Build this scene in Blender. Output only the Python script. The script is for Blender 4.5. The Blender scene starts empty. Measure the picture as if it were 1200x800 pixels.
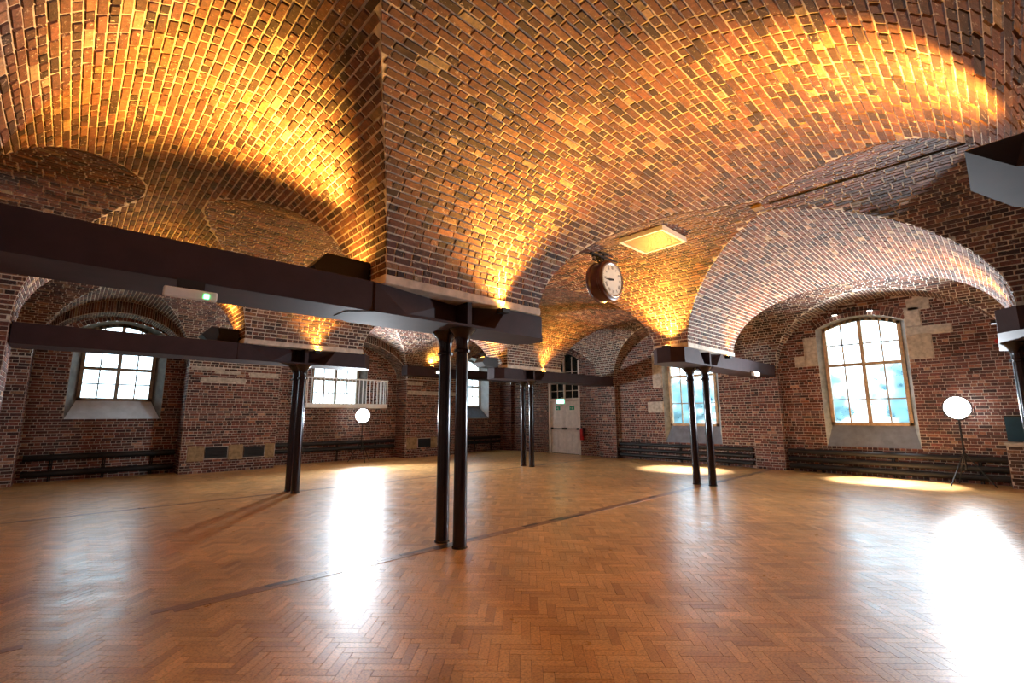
import bpy, bmesh, math, random
import numpy as np
from mathutils import Vector, Matrix
from mathutils.geometry import tessellate_polygon

R_ = random.Random(7)
scene = bpy.context.scene
COL = scene.collection
PI = math.pi

# ------------------------------------------------------------------ camera
CAM = dict(f=542.6, pit=0.1599, rol=-0.0041, yaw=0.8126, loc=(-3.683, -5.034, 1.6))


def cam_axes():
    p, r, y = CAM['pit'], CAM['rol'], CAM['yaw']
    F = np.array([math.cos(y) * math.cos(p), math.sin(y) * math.cos(p), math.sin(p)])
    R = np.array([math.sin(y), -math.cos(y), 0.0])
    U = np.cross(R, F)
    c, s = math.cos(r), math.sin(r)
    return F, c * R + s * U, -s * R + c * U


FW, RT, UP = cam_axes()
cd = bpy.data.cameras.new('camera')
cd.sensor_width = 36.0
cd.lens = 36.0 * CAM['f'] / 1200.0
cd.clip_start = 0.05
cam = bpy.data.objects.new('camera', cd)
COL.objects.link(cam)
m = Matrix((RT, UP, -FW)).transposed().to_4x4()
m.translation = Vector(CAM['loc'])
cam.matrix_world = m
scene.camera = cam


def project(P):
    d = np.asarray(P, float) - np.array(CAM['loc'])
    z = d @ FW
    return 600 + CAM['f'] * (d @ RT) / z, 400 - CAM['f'] * (d @ UP) / z, z


# ------------------------------------------------------------------ world and exposure
SKY = 4.0
w = bpy.data.worlds.new('overcast_sky')
scene.world = w
w.use_nodes = True
bg = w.node_tree.nodes['Background']
bg.inputs['Color'].default_value = (0.72, 0.88, 1.0, 1)
bg.inputs['Strength'].default_value = SKY
scene.view_settings.view_transform = 'Standard'
scene.view_settings.look = 'None'
scene.view_settings.gamma = 1.0
scene.view_settings.exposure = 1.2
scene.cycles.max_bounces = 7
scene.cycles.diffuse_bounces = 4
scene.cycles.glossy_bounces = 4
scene.cycles.transparent_max_bounces = 8
scene.cycles.sample_clamp_indirect = 6.0
scene.cycles.use_denoising = True

UPLIGHT = 0.63      # one dial for the amber uplighters
FLOOD = 1.45        # one dial for the two white floodlights
AMBER = (1.0, 0.45, 0.07)

# ------------------------------------------------------------------ the vault's plan
ZS = 3.10                                   # springing height
ZA = 4.74
AS = [(-10.6, -5.75), (-5.32, -0.4), (0.4, 5.4), (6.2, 11.3)]              # bays along Y, barrels with axis X
BS = [(-4.5, -1.25, 4.78), (1.25, 6.0, 4.75), (8.5, 11.7, 4.85)]         # aisles along X, barrels with axis Y
XL, XR, YF, YB = -4.9, 11.9, -10.6, 12.1   # recessed wall planes
COLX = [0.0, 7.25]
ROWS = [(-5.75, -5.32), (-0.4, 0.4), (5.4, 6.2)]


def sub_intervals(dom, cuts):
    out = [dom]
    for c0, c1 in cuts:
        nxt = []
        for a, b in out:
            if c1 <= a or c0 >= b:
                nxt.append((a, b)); continue
            if c0 > a: nxt.append((a, c0))
            if c1 < b: nxt.append((c1, b))
        out = nxt
    return out


def half_at(z, h, crown):
    if z <= ZS: return h
    q = 1 - ((z - ZS) / (crown - ZS)) ** 2
    return h * math.sqrt(q) if q > 0 else 0.0


# ------------------------------------------------------------------ mesh helpers
class MB:
    def __init__(self):
        self.v = []; self.f = []; self.c = []

    def quad(self, a, b, c, d, col=None):
        n = len(self.v); self.v += [tuple(a), tuple(b), tuple(c), tuple(d)]; self.f.append((n, n + 1, n + 2, n + 3))
        self.c += [col] * 4

    def poly(self, pts, col=None):
        n = len(self.v); self.v += [tuple(p) for p in pts]; self.f.append(tuple(range(n, n + len(pts)))); self.c += [col] * len(pts)

    def add(self, vs, fs, col=None):
        n = len(self.v); self.v += [tuple(p) for p in vs]; self.f += [tuple(i + n for i in f) for f in fs]; self.c += [col] * len(vs)

    def box(self, lo, hi, col=None):
        x0, y0, z0 = lo; x1, y1, z1 = hi
        self.add([(x0, y0, z0), (x1, y0, z0), (x1, y1, z0), (x0, y1, z0), (x0, y0, z1), (x1, y0, z1), (x1, y1, z1), (x0, y1, z1)],
                 [(0, 3, 2, 1), (4, 5, 6, 7), (0, 1, 5, 4), (1, 2, 6, 5), (2, 3, 7, 6), (3, 0, 4, 7)], col)

    def prism(self, poly, z0, z1, poly_top=None):
        """poly in XY, counter-clockwise, from z0 to z1"""
        n = len(poly); pt = poly_top or poly
        vs = [(x, y, z0) for x, y in poly] + [(x, y, z1) for x, y in pt]
        fs = [tuple(reversed(range(n))), tuple(range(n, 2 * n))] + [(i, (i + 1) % n, n + (i + 1) % n, n + i) for i in range(n)]
        self.add(vs, fs)

    def tube(self, pts, r, seg=10, caps=True):
        pts = [Vector(p) for p in pts]
        rs = r if isinstance(r, (list, tuple)) else [r] * len(pts)
        rings = []
        prev = None
        for i, p in enumerate(pts):
            t = (pts[min(i + 1, len(pts) - 1)] - pts[max(i - 1, 0)]).normalized()
            if prev is None:
                a = t.orthogonal().normalized()
            else:
                a = (prev - t * prev.dot(t)).normalized()
            prev = a; b = t.cross(a)
            rings.append([p + (a * math.cos(2 * PI * k / seg) + b * math.sin(2 * PI * k / seg)) * rs[i] for k in range(seg)])
        vs = [q for ring in rings for q in ring]; fs = []
        for i in range(len(pts) - 1):
            for k in range(seg):
                k2 = (k + 1) % seg
                fs.append((i * seg + k, i * seg + k2, (i + 1) * seg + k2, (i + 1) * seg + k))
        if caps:
            fs.append(tuple(reversed(range(seg)))); fs.append(tuple(range((len(pts) - 1) * seg, len(pts) * seg)))
        self.add(vs, fs)

    def lathe(self, prof, seg=24, axis='Z', at=(0, 0, 0), caps=True):
        """prof: list of (radius, height)"""
        vs = []; fs = []
        for r, h in prof:
            for k in range(seg):
                a = 2 * PI * k / seg; x, y = r * math.cos(a), r * math.sin(a)
                if axis == 'Z': q = (x, y, h)
                elif axis == 'Y': q = (x, -h, y)       # height runs towards -Y
                else: q = (h, x, y)
                vs.append((q[0] + at[0], q[1] + at[1], q[2] + at[2]))
        n = len(prof)
        for i in range(n - 1):
            for k in range(seg):
                k2 = (k + 1) % seg
                fs.append((i * seg + k, i * seg + k2, (i + 1) * seg + k2, (i + 1) * seg + k))
        if caps:
            fs.append(tuple(reversed(range(seg)))); fs.append(tuple(range((n - 1) * seg, n * seg)))
        self.add(vs, fs)

    def mesh(self, name, mat, smooth=False):
        me = bpy.data.meshes.new(name)
        me.from_pydata(self.v, [], self.f)
        if any(c is not None for c in self.c):
            at = me.attributes.new('tint', 'FLOAT_COLOR', 'POINT')
            arr = np.array([(c if c is not None else (.3, .2, .1)) + (1.0,) for c in self.c], dtype=np.float32)
            at.data.foreach_set('color', arr.ravel())
        me.materials.append(mat)
        if smooth:
            me.polygons.foreach_set('use_smooth', [True] * len(me.polygons))
        me.update()
        return me

    def build(self, name, mat, parent=None, smooth=False, bevel=None, auto=None):
        me = self.mesh(name, mat, smooth)
        o = bpy.data.objects.new(name, me); COL.objects.link(o)
        if parent is not None: o.parent = parent
        if smooth and auto is not None:
            me.set_sharp_from_angle(angle=math.radians(auto))
        if bevel:
            mod = o.modifiers.new('bevel', 'BEVEL'); mod.width = bevel; mod.segments = 2; mod.limit_method = 'ANGLE'
            mod.angle_limit = math.radians(35)
        return o


def tag(o, label=None, cat=None, group=None, kind=None):
    if label: o['label'] = label
    if cat: o['category'] = cat
    if group: o['group'] = group
    if kind: o['kind'] = kind
    return o


def empty(name, loc=(0, 0, 0), rz=0.0):
    o = bpy.data.objects.new(name, None); COL.objects.link(o)
    o.empty_display_size = 0.1
    o.location = loc; o.rotation_euler = (0, 0, rz)
    return o


def copy_tree(o, parent=None):
    c = o.copy(); COL.objects.link(c)
    if parent is not None: c.parent = parent
    for ch in list(o.children): copy_tree(ch, c)
    return c


# ------------------------------------------------------------------ materials
def new_mat(name):
    mt = bpy.data.materials.new(name); mt.use_nodes = True
    nt = mt.node_tree
    return mt, nt, nt.nodes['Principled BSDF']


def N(nt, t, **kw):
    n = nt.nodes.new(t)
    for k, v in kw.items():
        if k in n.inputs: n.inputs[k].default_value = v
        else: setattr(n, k, v)
    return n


def noise(nt, scale, detail=4.0, rough=.55):
    tc = N(nt, 'ShaderNodeNewGeometry')
    n = N(nt, 'ShaderNodeTexNoise'); n.inputs['Scale'].default_value = scale; n.inputs['Detail'].default_value = detail
    n.inputs['Roughness'].default_value = rough
    nt.links.new(tc.outputs['Position'], n.inputs['Vector'])
    return n


def ramp(nt, fac, stops):
    r = N(nt, 'ShaderNodeValToRGB')
    while len(r.color_ramp.elements) < len(stops): r.color_ramp.elements.new(0.5)
    for e, (p, c) in zip(r.color_ramp.elements, stops):
        e.position = p; e.color = c if len(c) == 4 else tuple(c) + (1,)
    nt.links.new(fac, r.inputs['Fac'])
    return r


def mix(nt, fac, a, b, blend='MIX'):
    mx = N(nt, 'ShaderNodeMix'); mx.data_type = 'RGBA'; mx.blend_type = blend
    for sock, val in ((mx.inputs[0], fac), (mx.inputs[6], a), (mx.inputs[7], b)):
        if isinstance(val, bpy.types.NodeSocket): nt.links.new(val, sock)
        elif isinstance(val, (int, float)): sock.default_value = val
        else: sock.default_value = tuple(val) + ((1,) if len(val) == 3 else ())
    return mx.outputs[2]


def bump(nt, bsdf, height, strength=.4, dist=.01):
    b = N(nt, 'ShaderNodeBump'); b.inputs['Strength'].default_value = strength; b.inputs['Distance'].default_value = dist
    nt.links.new(height, b.inputs['Height']); nt.links.new(b.outputs[0], bsdf.inputs['Normal'])


def simple(name, col, rough=.5, metal=0.0, grime=.25, scale=9, bumpy=0.0, spec=None, coat=0.0):
    mt, nt, b = new_mat(name)
    n = noise(nt, scale)
    lo = tuple(c * (1 - grime) for c in col); hi = tuple(min(1, c * (1 + grime * .6)) for c in col)
    r = ramp(nt, n.outputs['Fac'], [(.3, lo), (.7, hi)])
    nt.links.new(r.outputs[0], b.inputs['Base Color'])
    b.inputs['Roughness'].default_value = rough; b.inputs['Metallic'].default_value = metal
    if spec is not None: b.inputs['Specular IOR Level'].default_value = spec
    if coat: b.inputs['Coat Weight'].default_value = coat; b.inputs['Coat Roughness'].default_value = .08
    if bumpy:
        n2 = noise(nt, scale * 8); bump(nt, b, n2.outputs['Fac'], bumpy)
    return mt


def emit(name, col, s):
    mt, nt, b = new_mat(name)
    b.inputs['Base Color'].default_value = tuple(col) + (1,)
    b.inputs['Emission Color'].default_value = tuple(col) + (1,)
    b.inputs['Emission Strength'].default_value = s
    return mt


def brick_mat(name, splash=.59):
    mt, nt, b = new_mat(name)
    at = N(nt, 'ShaderNodeAttribute'); at.attribute_name = 'tint'
    n1 = noise(nt, 22, 7, .72)
    shade = ramp(nt, n1.outputs['Fac'], [(.28, (.42, .42, .42)), (.5, (1, 1, 1)), (.72, (1.75, 1.6, 1.4))])
    base = mix(nt, 1.0, at.outputs['Color'], shade.outputs[0], 'MULTIPLY')
    n2 = noise(nt, 26, 5, .7)
    sp = ramp(nt, n2.outputs['Fac'], [(splash, (0, 0, 0)), (splash + .07, (1, 1, 1))])
    n3 = noise(nt, 2.2, 2)
    ar = ramp(nt, n3.outputs['Fac'], [(.36, (0, 0, 0)), (.60, (1, 1, 1))])
    f = mix(nt, 1.0, sp.outputs[0], ar.outputs[0], 'MULTIPLY')
    out = mix(nt, f, base, (.62, .54, .43))
    nt.links.new(out, b.inputs['Base Color'])
    b.inputs['Roughness'].default_value = .78
    n4 = noise(nt, 70, 4, .6)
    bump(nt, b, n4.outputs['Fac'], .55, .008)
    return mt


M_BRICK = brick_mat('old_brick')
M_BRICK_WALL = brick_mat('wall_brick', .64)
M_MORTAR = simple('lime_mortar', (.72, .64, .52), .95, grime=.35, scale=16, bumpy=.5)
M_MORTARW = simple('wall_mortar', (.62, .54, .45), .95, grime=.35, scale=12, bumpy=.4)
M_STONE = simple('pale_stone', (.52, .46, .38), .9, grime=.35, scale=10, bumpy=.3)
M_SPRING = simple('springer_stone', (.62, .56, .47), .85, grime=.3, scale=8, bumpy=.25)
M_YSTONE = simple('yellow_stone', (.36, .25, .13), .9, grime=.4, scale=10, bumpy=.3)
M_IRON = simple('plum_painted_iron', (.036, .017, .020), .68, grime=.25, scale=5, spec=.35)
M_SHAFT = simple('oxblood_gloss_paint', (.016, .006, .007), .2, grime=.35, scale=7, spec=.5)
M_BLACK = simple('black_metal', (.010, .010, .011), .55, grime=.3)
M_PIPE = simple('black_pipe_paint', (.010, .009, .009), .55, grime=.4, scale=4)
M_WHITE = simple('white_paint', (.78, .77, .74), .45, grime=.08)
M_CREAM = simple('cream_door_paint', (.86, .77, .70), .5, grime=.15, scale=6)
M_TIMBER = simple('pale_window_timber', (.50, .34, .19), .55, grime=.3, scale=12)
M_DTIMBER = simple('weathered_window_timber', (.30, .23, .16), .6, grime=.35, scale=12)
M_SILLW = simple('daylit_pale_paint', (.72, .76, .80), .45, grime=.15, scale=5)  # paler than the other sills: falling daylight is put into the colour
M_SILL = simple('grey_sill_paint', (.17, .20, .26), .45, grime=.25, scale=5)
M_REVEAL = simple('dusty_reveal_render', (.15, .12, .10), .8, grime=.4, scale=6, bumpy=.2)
M_RED = simple('red_enamel', (.55, .02, .03), .3, grime=.1)
M_GREEN = simple('green_sign', (.0, .30, .14), .4, grime=.05)
M_WOODCASE = simple('mahogany_clock_case', (.07, .016, .010), .3, grime=.4, scale=8, coat=.25)
M_DIAL = simple('ivory_dial', (.80, .79, .70), .45, grime=.06)
M_TEAL = simple('dark_teal_board', (.01, .06, .10), .5, grime=.3, scale=3)
M_GROUND = simple('outside_ground', (.16, .17, .13), .9, grime=.3, scale=1)
M_LEAF = simple('haze_tinted_foliage', (.20, .33, .36), .8, grime=.5, scale=1.5)  # leaves paled towards blue: haze and bright sky put into the colour
M_BARK = simple('bark', (.10, .08, .06), .9)
M_ZINC = simple('pale_perforated_metal', (.40, .36, .28), .5, metal=.2, grime=.1)
M_OCHRE = simple('ochre_box', (.28, .17, .05), .6)
M_LAMP_W = emit('flood_lens', (.93, .97, 1.0), 45)
M_LAMP_A = emit('amber_lens', AMBER, 25)
M_EXIT = emit('lit_exit_face', (.25, 1.0, .55), 3.0)
M_LED = emit('small_led', (1, .95, .85), 8)
M_GREENLED = emit('green_led', (.1, 1, .25), 6)


def glass_mat():
    mt = bpy.data.materials.new('window_glass'); mt.use_nodes = True
    nt = mt.node_tree; nt.nodes.clear()
    out = N(nt, 'ShaderNodeOutputMaterial'); tr = N(nt, 'ShaderNodeBsdfTransparent'); gl = N(nt, 'ShaderNodeBsdfGlossy')
    gl.inputs['Roughness'].default_value = .08
    tr.inputs['Color'].default_value = (.9, .96, .97, 1)
    mx = N(nt, 'ShaderNodeMixShader'); mx.inputs[0].default_value = .05
    nt.links.new(tr.outputs[0], mx.inputs[1]); nt.links.new(gl.outputs[0], mx.inputs[2]); nt.links.new(mx.outputs[0], out.inputs[0])
    return mt


M_GLASS = glass_mat()


def frosted_mat():
    mt = bpy.data.materials.new('obscured_glass'); mt.use_nodes = True
    nt = mt.node_tree; nt.nodes.clear()
    out = N(nt, 'ShaderNodeOutputMaterial'); rf = N(nt, 'ShaderNodeBsdfRefraction')
    rf.inputs['IOR'].default_value = 1.06; rf.inputs['Color'].default_value = (.90, .97, 1.0, 1)
    n = noise(nt, 5.0, 4)
    r = ramp(nt, n.outputs['Fac'], [(.3, (.22, .22, .22)), (.7, (.5, .5, .5))])
    nt.links.new(r.outputs[0], rf.inputs['Roughness']); nt.links.new(rf.outputs[0], out.inputs[0])
    return mt


M_FROST = frosted_mat()


def wood_mat():
    mt, nt, b = new_mat('parquet_wood')
    at = N(nt, 'ShaderNodeAttribute'); at.attribute_name = 'tint'
    n1 = noise(nt, 60, 5, .6)
    r1 = ramp(nt, n1.outputs['Fac'], [(.32, (.62, .56, .50)), (.5, (1, 1, 1)), (.7, (1.22, 1.2, 1.16))])
    c1 = mix(nt, 1.0, at.outputs['Color'], r1.outputs[0], 'MULTIPLY')
    n2 = noise(nt, 1.1, 5, .65)
    r2 = ramp(nt, n2.outputs['Fac'], [(.3, (.72, .68, .64)), (.62, (1.08, 1.06, 1.04))])
    c2 = mix(nt, 1.0, c1, r2.outputs[0], 'MULTIPLY')
    nt.links.new(c2, b.inputs['Base Color'])
    n3 = noise(nt, 3.0, 6, .7)
    rr = N(nt, 'ShaderNodeMapRange'); rr.inputs[1].default_value = .3; rr.inputs[2].default_value = .75
    rr.inputs[3].default_value = .26; rr.inputs[4].default_value = .42
    nt.links.new(n3.outputs['Fac'], rr.inputs[0]); nt.links.new(rr.outputs[0], b.inputs['Roughness'])
    b.inputs['Specular IOR Level'].default_value = .55
    n4 = noise(nt, 45, 3, .5)
    bump(nt, b, n4.outputs['Fac'], .12, .004)
    return mt


M_WOOD = wood_mat()
M_WOODGAP = simple('parquet_joint', (.05, .025, .012), .7)

# ------------------------------------------------------------------ bricks
PITCH = .078


def brick_tint(rng, wall=False):
    q = rng.random()
    if q < .46: c = (.140, .060, .040)
    elif q < .74: c = (.082, .038, .028)
    elif q < .89: c = (.040, .022, .018)
    elif q < .96: c = (.230, .115, .062)
    else: c = (.30, .21, .13)
    k = rng.uniform(.75, 1.25)
    if wall: k *= .95; c = (c[0] * 1.22, c[1] * .97, c[2] * 1.02)
    return tuple(min(1, v * k * rng.uniform(.93, 1.07)) for v in c)


def brick_faces(mb, c4, nrm, depth, rng, tint, inset=.0022):
    """c4: four corners on the bed; raised by depth along nrm, the face a touch smaller than its root"""
    c4 = [np.asarray(p, float) for p in c4]
    ctr = sum(c4) / 4
    d = depth * rng.uniform(.55, 1.3)
    top = []
    for p in c4:
        v = ctr - p; L = np.linalg.norm(v) + 1e-9
        top.append(p + v / L * inset * rng.uniform(.6, 4.2) + nrm * d * rng.uniform(.7, 1.2))
    n = len(mb.v)
    mb.v += [tuple(p) for p in c4] + [tuple(p) for p in top]
    mb.f += [(n + 4, n + 5, n + 6, n + 7), (n, n + 1, n + 5, n + 4), (n + 1, n + 2, n + 6, n + 5), (n + 2, n + 3, n + 7, n + 6), (n + 3, n, n + 4, n + 7)]
    mb.c += [tint] * 8


def lay(u0, u1, course, rng, joint=.016):
    """split an interval into bricks; mixed courses of stretchers and headers"""
    L = .224 if course % 3 else .114
    off = (course * .112 + (.058 if course % 2 else 0)) % L
    out = []
    x = u0 - ((u0 - off) % L)
    while x < u1 - .012:
        a = max(x, u0); b = min(x + L, u1)
        if L > .2 and rng.random() < .12 and a == x and b == x + L:
            out.append((a + joint / 2, a + L / 2 - joint / 2, True)); out.append((a + L / 2 + joint / 2, b - joint / 2, True))
        elif b - a > joint + .02:
            out.append((a + joint / 2, b - joint / 2, a == x and b == x + L))
        x += L
    return out


cand = []        # bricks that may become objects of their own: (area, corners, normal, tint)


def barrel(backing, bricks, h0, h1, crown, dom, cuts_fn, to_xyz, rng, detail, plain_below=None):
    """one barrel: profile across [h0,h1]; along-axis intervals = dom minus cuts_fn(z)"""
    m_, h = (h0 + h1) / 2, (h1 - h0) / 2
    # arc-length sampling of the half ellipse
    T = np.linspace(0, PI, 1501)
    P = np.stack([m_ - h * np.cos(T), ZS + (crown - ZS) * np.sin(T)], 1)
    S = np.concatenate([[0], np.cumsum(np.linalg.norm(np.diff(P, axis=0), axis=1))])
    nc = int(round(S[-1] / PITCH))
    edges = np.interp(np.linspace(0, S[-1], nc + 1), S, T)
    for k in range(nc):
        ta, tb = edges[k], edges[k + 1]
        pa = (m_ - h * math.cos(ta), ZS + (crown - ZS) * math.sin(ta)); pb = (m_ - h * math.cos(tb), ZS + (crown - ZS) * math.sin(tb))
        tm = (ta + tb) / 2
        zlo, zhi = min(pa[1], pb[1]), max(pa[1], pb[1])
        cut_a, cut_b = cuts_fn(pa[1]), cuts_fn(pb[1])
        if plain_below is not None and max(pa[0], pb[0]) < plain_below + .05:     # no lunette in the nearest bay of the left wall
            cut_a = [q for q in cut_a if not -5.32 < (q[0] + q[1]) / 2 < -.4]; cut_b = [q for q in cut_b if not -5.32 < (q[0] + q[1]) / 2 < -.4]
        ia = sub_intervals(dom, cut_a); ib = sub_intervals(dom, cut_b)
        if len(ia) != len(ib):
            # a strip that closes at the crown: pair up what overlaps
            ia2, ib2 = [], []
            small, big = (ia, ib) if len(ia) > len(ib) else (ib, ia)
            for s_ in small:
                g = [t for t in big if t[0] < s_[1] and t[1] > s_[0]]
                if not g: continue
                t = g[0]; t = (max(t[0], s_[0] - .4), min(t[1], s_[1] + .4))
                mid = None
                ia2.append(s_ if small is ia else t); ib2.append(t if small is ia else s_)
            ia, ib = ia2, ib2
        nx, nz = (math.cos(tm) / h, -math.sin(tm) / (crown - ZS)); q = math.hypot(nx, nz); nx, nz = nx / q, nz / q
        nrm = np.array(to_xyz(0, nx, nz)) - np.array(to_xyz(0, 0, 0))
        for (a0, a1), (b0, b1) in zip(ia, ib):
            backing.quad(to_xyz(a0, *pa), to_xyz(a1, *pa), to_xyz(b1, *pb), to_xyz(b0, *pb))
            if not detail: continue
            lo0, lo1 = min(a0, b0), max(a1, b1)
            g = .0085 / PITCH
            fa = (pa[0] + (pb[0] - pa[0]) * g, pa[1] + (pb[1] - pa[1]) * g); fb = (pb[0] - (pb[0] - pa[0]) * g, pb[1] - (pb[1] - pa[1]) * g)
            for x0, x1, full in lay(lo0, lo1, k, rng):
                xa0, xa1 = max(x0, a0 + .001), min(x1, a1 - .001); xb0, xb1 = max(x0, b0 + .001), min(x1, b1 - .001)
                if xa1 - xa0 < .005 or xb1 - xb0 < .005: continue
                c4 = [to_xyz(xa0, *fa), to_xyz(xa1, *fa), to_xyz(xb1, *fb), to_xyz(xb0, *fb)]
                tint = brick_tint(rng)
                if full and xa0 == x0 and xa1 == x1 and xb0 == x0 and xb1 == x1:
                    ctr = np.mean(np.array(c4), 0)
                    px, py, z = project(ctr)
                    if z > .5 and 8 < px < 1192 and 6 < py < 300 and not (px > 1100 and py > 120):
                        q4 = [project(c) for c in c4]
                        ar = abs(sum(q4[i][0] * q4[(i + 1) % 4][1] - q4[(i + 1) % 4][0] * q4[i][1] for i in range(4))) / 2
                        cand.append((ar, c4, nrm, tint)); continue
                brick_faces(bricks, c4, nrm, .011, rng, tint)


ceil_back = MB(); ceil_bricks = MB()
rng = random.Random(3)
for i, (y0, y1) in enumerate(AS):
    def cutsA(z):
        out = []
        for a, b, c in BS:
            hh = half_at(z, (b - a) / 2, c)
            if hh > 0: out.append(((a + b) / 2 - hh, (a + b) / 2 + hh))
        return [(XL - 1 if i == 1 and c0 < -2.875 < c1 else c0, c1) for c0, c1 in out]
    crown = ZA
    barrel(ceil_back, ceil_bricks, y0, y1, crown, (XL - .12, XR + .12), cutsA, lambda s, p, z: (s, p, z), rng, i > 0)
BACK_IN = 11.3
for (x0, x1, c) in BS:
    def cutsB(z):
        out = []
        for a, b in AS:
            hh = half_at(z, (b - a) / 2, ZA)
            if hh > 0: out.append(((a + b) / 2 - hh, (a + b) / 2 + hh))
        return out
    barrel(ceil_back, ceil_bricks, x0, x1, c, (YF, BACK_IN), cutsB, lambda s, p, z: (p, s, z), rng, True, -2.875 if x0 < -4 else None)
    # recessed arch of the back wall: ring face and soffit under it
    ci = c - .34
    mm, hh = (x0 + x1) / 2, (x1 - x0) / 2
    nseg = 44
    for k in range(nseg):
        ta, tb = PI * k / nseg, PI * (k + 1) / nseg
        def E(t, cc): return (mm - hh * math.cos(t), ZS + (cc - ZS) * math.sin(t))
        o0, o1, i0, i1 = E(ta, c + .02), E(tb, c + .02), E(ta, ci), E(tb, ci)
        ceil_back.quad((i0[0], BACK_IN, i0[1]), (i1[0], BACK_IN, i1[1]), (o1[0], BACK_IN, o1[1]), (o0[0], BACK_IN, o0[1]))
        ceil_back.quad((i0[0], BACK_IN, i0[1]), (i1[0], BACK_IN, i1[1]), (i1[0], YB + .1, i1[1]), (i0[0], YB + .1, i0[1]))
        for j in range(2):
            t0 = ta + (tb - ta) * (j + .07) / 2; t1 = ta + (tb - ta) * (j + .93) / 2
            a0, a1, b0, b1 = E(t0, ci + .01), E(t1, ci + .01), E(t0, c - .02), E(t1, c - .02)
            if math.hypot(a0[0] - b0[0], a0[1] - b0[1]) > .03:
                brick_faces(ceil_bricks, [(a0[0], BACK_IN, a0[1]), (a1[0], BACK_IN, a1[1]), (b1[0], BACK_IN, b1[1]), (b0[0], BACK_IN, b0[1])],
                            np.array((0, -1., 0)), .011, rng, brick_tint(rng))
            nv = np.array((math.cos((t0 + t1) / 2), 0, -math.sin((t0 + t1) / 2)))
            for y_, y2, _f in lay(BACK_IN + .01, YB, k * 2 + j, rng):
                brick_faces(ceil_bricks, [(a0[0], y_, a0[1] - .01), (a1[0], y_, a1[1] - .01), (a1[0], y2, a1[1] - .01), (a0[0], y2, a0[1] - .01)],
                            nv, .010, rng, brick_tint(rng))
# unseen slab added over the vaults to stop daylight leaking through cracks
ceil_back.box((XL - .5, YF - .5, 5.25), (XR + .5, YB + .5, 5.6))
ceiling = ceil_back.build('ceiling', M_MORTAR)
tag(ceiling, 'brick groin vaults over the hall', kind='structure')

cand.sort(key=lambda t: -t[0])
TOP = cand[:300]
for a, c4, nrm, tint in cand[300:]:
    brick_faces(ceil_bricks, c4, nrm, .011, rng, tint)
ob = ceil_bricks.build('bricks', M_BRICK, ceiling)
ob['kind'] = 'stuff'
# the nearest bricks, one object each, over shared meshes (unit face 1 x 1, height 1)
variants = []
for k in range(40):
    mb = MB(); t = brick_tint(rng)
    brick_faces(mb, [(-.5, -.5, 0), (.5, -.5, 0), (.5, .5, 0), (-.5, .5, 0)], np.array((0, 0, 1.)), 1.0, rng, t, .022)
    variants.append(mb.mesh('brick', M_BRICK))
for k, (a, c4, nrm, tint) in enumerate(TOP):
    c = [Vector(p) for p in c4]
    ctr = (c[0] + c[1] + c[2] + c[3]) / 4
    ux = (c[1] - c[0]); uy = (c[3] - c[0])
    n_ = Vector(nrm).normalized() * .011
    if ux.cross(uy).dot(n_) < 0: uy = -uy
    o = bpy.data.objects.new('brick', variants[R_.randrange(40)]); COL.objects.link(o)
    o.parent = ceiling
    o.matrix_world = Matrix(((ux.x, uy.x, n_.x, ctr.x), (ux.y, uy.y, n_.y, ctr.y), (ux.z, uy.z, n_.z, ctr.z), (0, 0, 0, 1)))

# springer stones over the columns
for cx in COLX:
    for (y0, y1) in ROWS:
        mb = MB(); mb.box((cx - 1.272, y0 - .024, ZS - .02), (cx + 1.272, y1 + .024, ZS + .085))
        mb.build('springer_stone', M_SPRING, ceiling, bevel=.012)

# ------------------------------------------------------------------ walls
def seg_top(dx, wd, s, r):
    Rr = (wd * wd + r * r) / (2 * r)
    return s + math.sqrt(max(0, Rr * Rr - dx * dx)) - (Rr - r)


class Opening:
    """arched opening in a wall: u range, sill, spring, rise"""
    def __init__(s, u0, u1, z0, zs, rise): s.u0, s.u1, s.z0, s.zs, s.rise = u0, u1, z0, zs, rise

    def outline(s, n=10):
        m_, wd = (s.u0 + s.u1) / 2, (s.u1 - s.u0) / 2
        pts = [(s.u0, s.z0), (s.u1, s.z0)]
        for k in range(n + 1):
            u = s.u1 - (s.u1 - s.u0) * k / n
            pts.append((u, seg_top(u - m_, wd, s.zs, s.rise)))
        return pts

    def cut(s, z, grow=.0):
        if z < s.z0: return None
        m_, wd = (s.u0 + s.u1) / 2, (s.u1 - s.u0) / 2
        if z <= s.zs + grow: return (s.u0, s.u1)
        if z >= s.zs + s.rise + grow: return None
        Rr = (wd * wd + s.rise ** 2) / (2 * s.rise); q = z - grow - s.zs + (Rr - s.rise)
        d = math.sqrt(max(0, Rr * Rr - q * q)); return (m_ - d, m_ + d)


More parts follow.
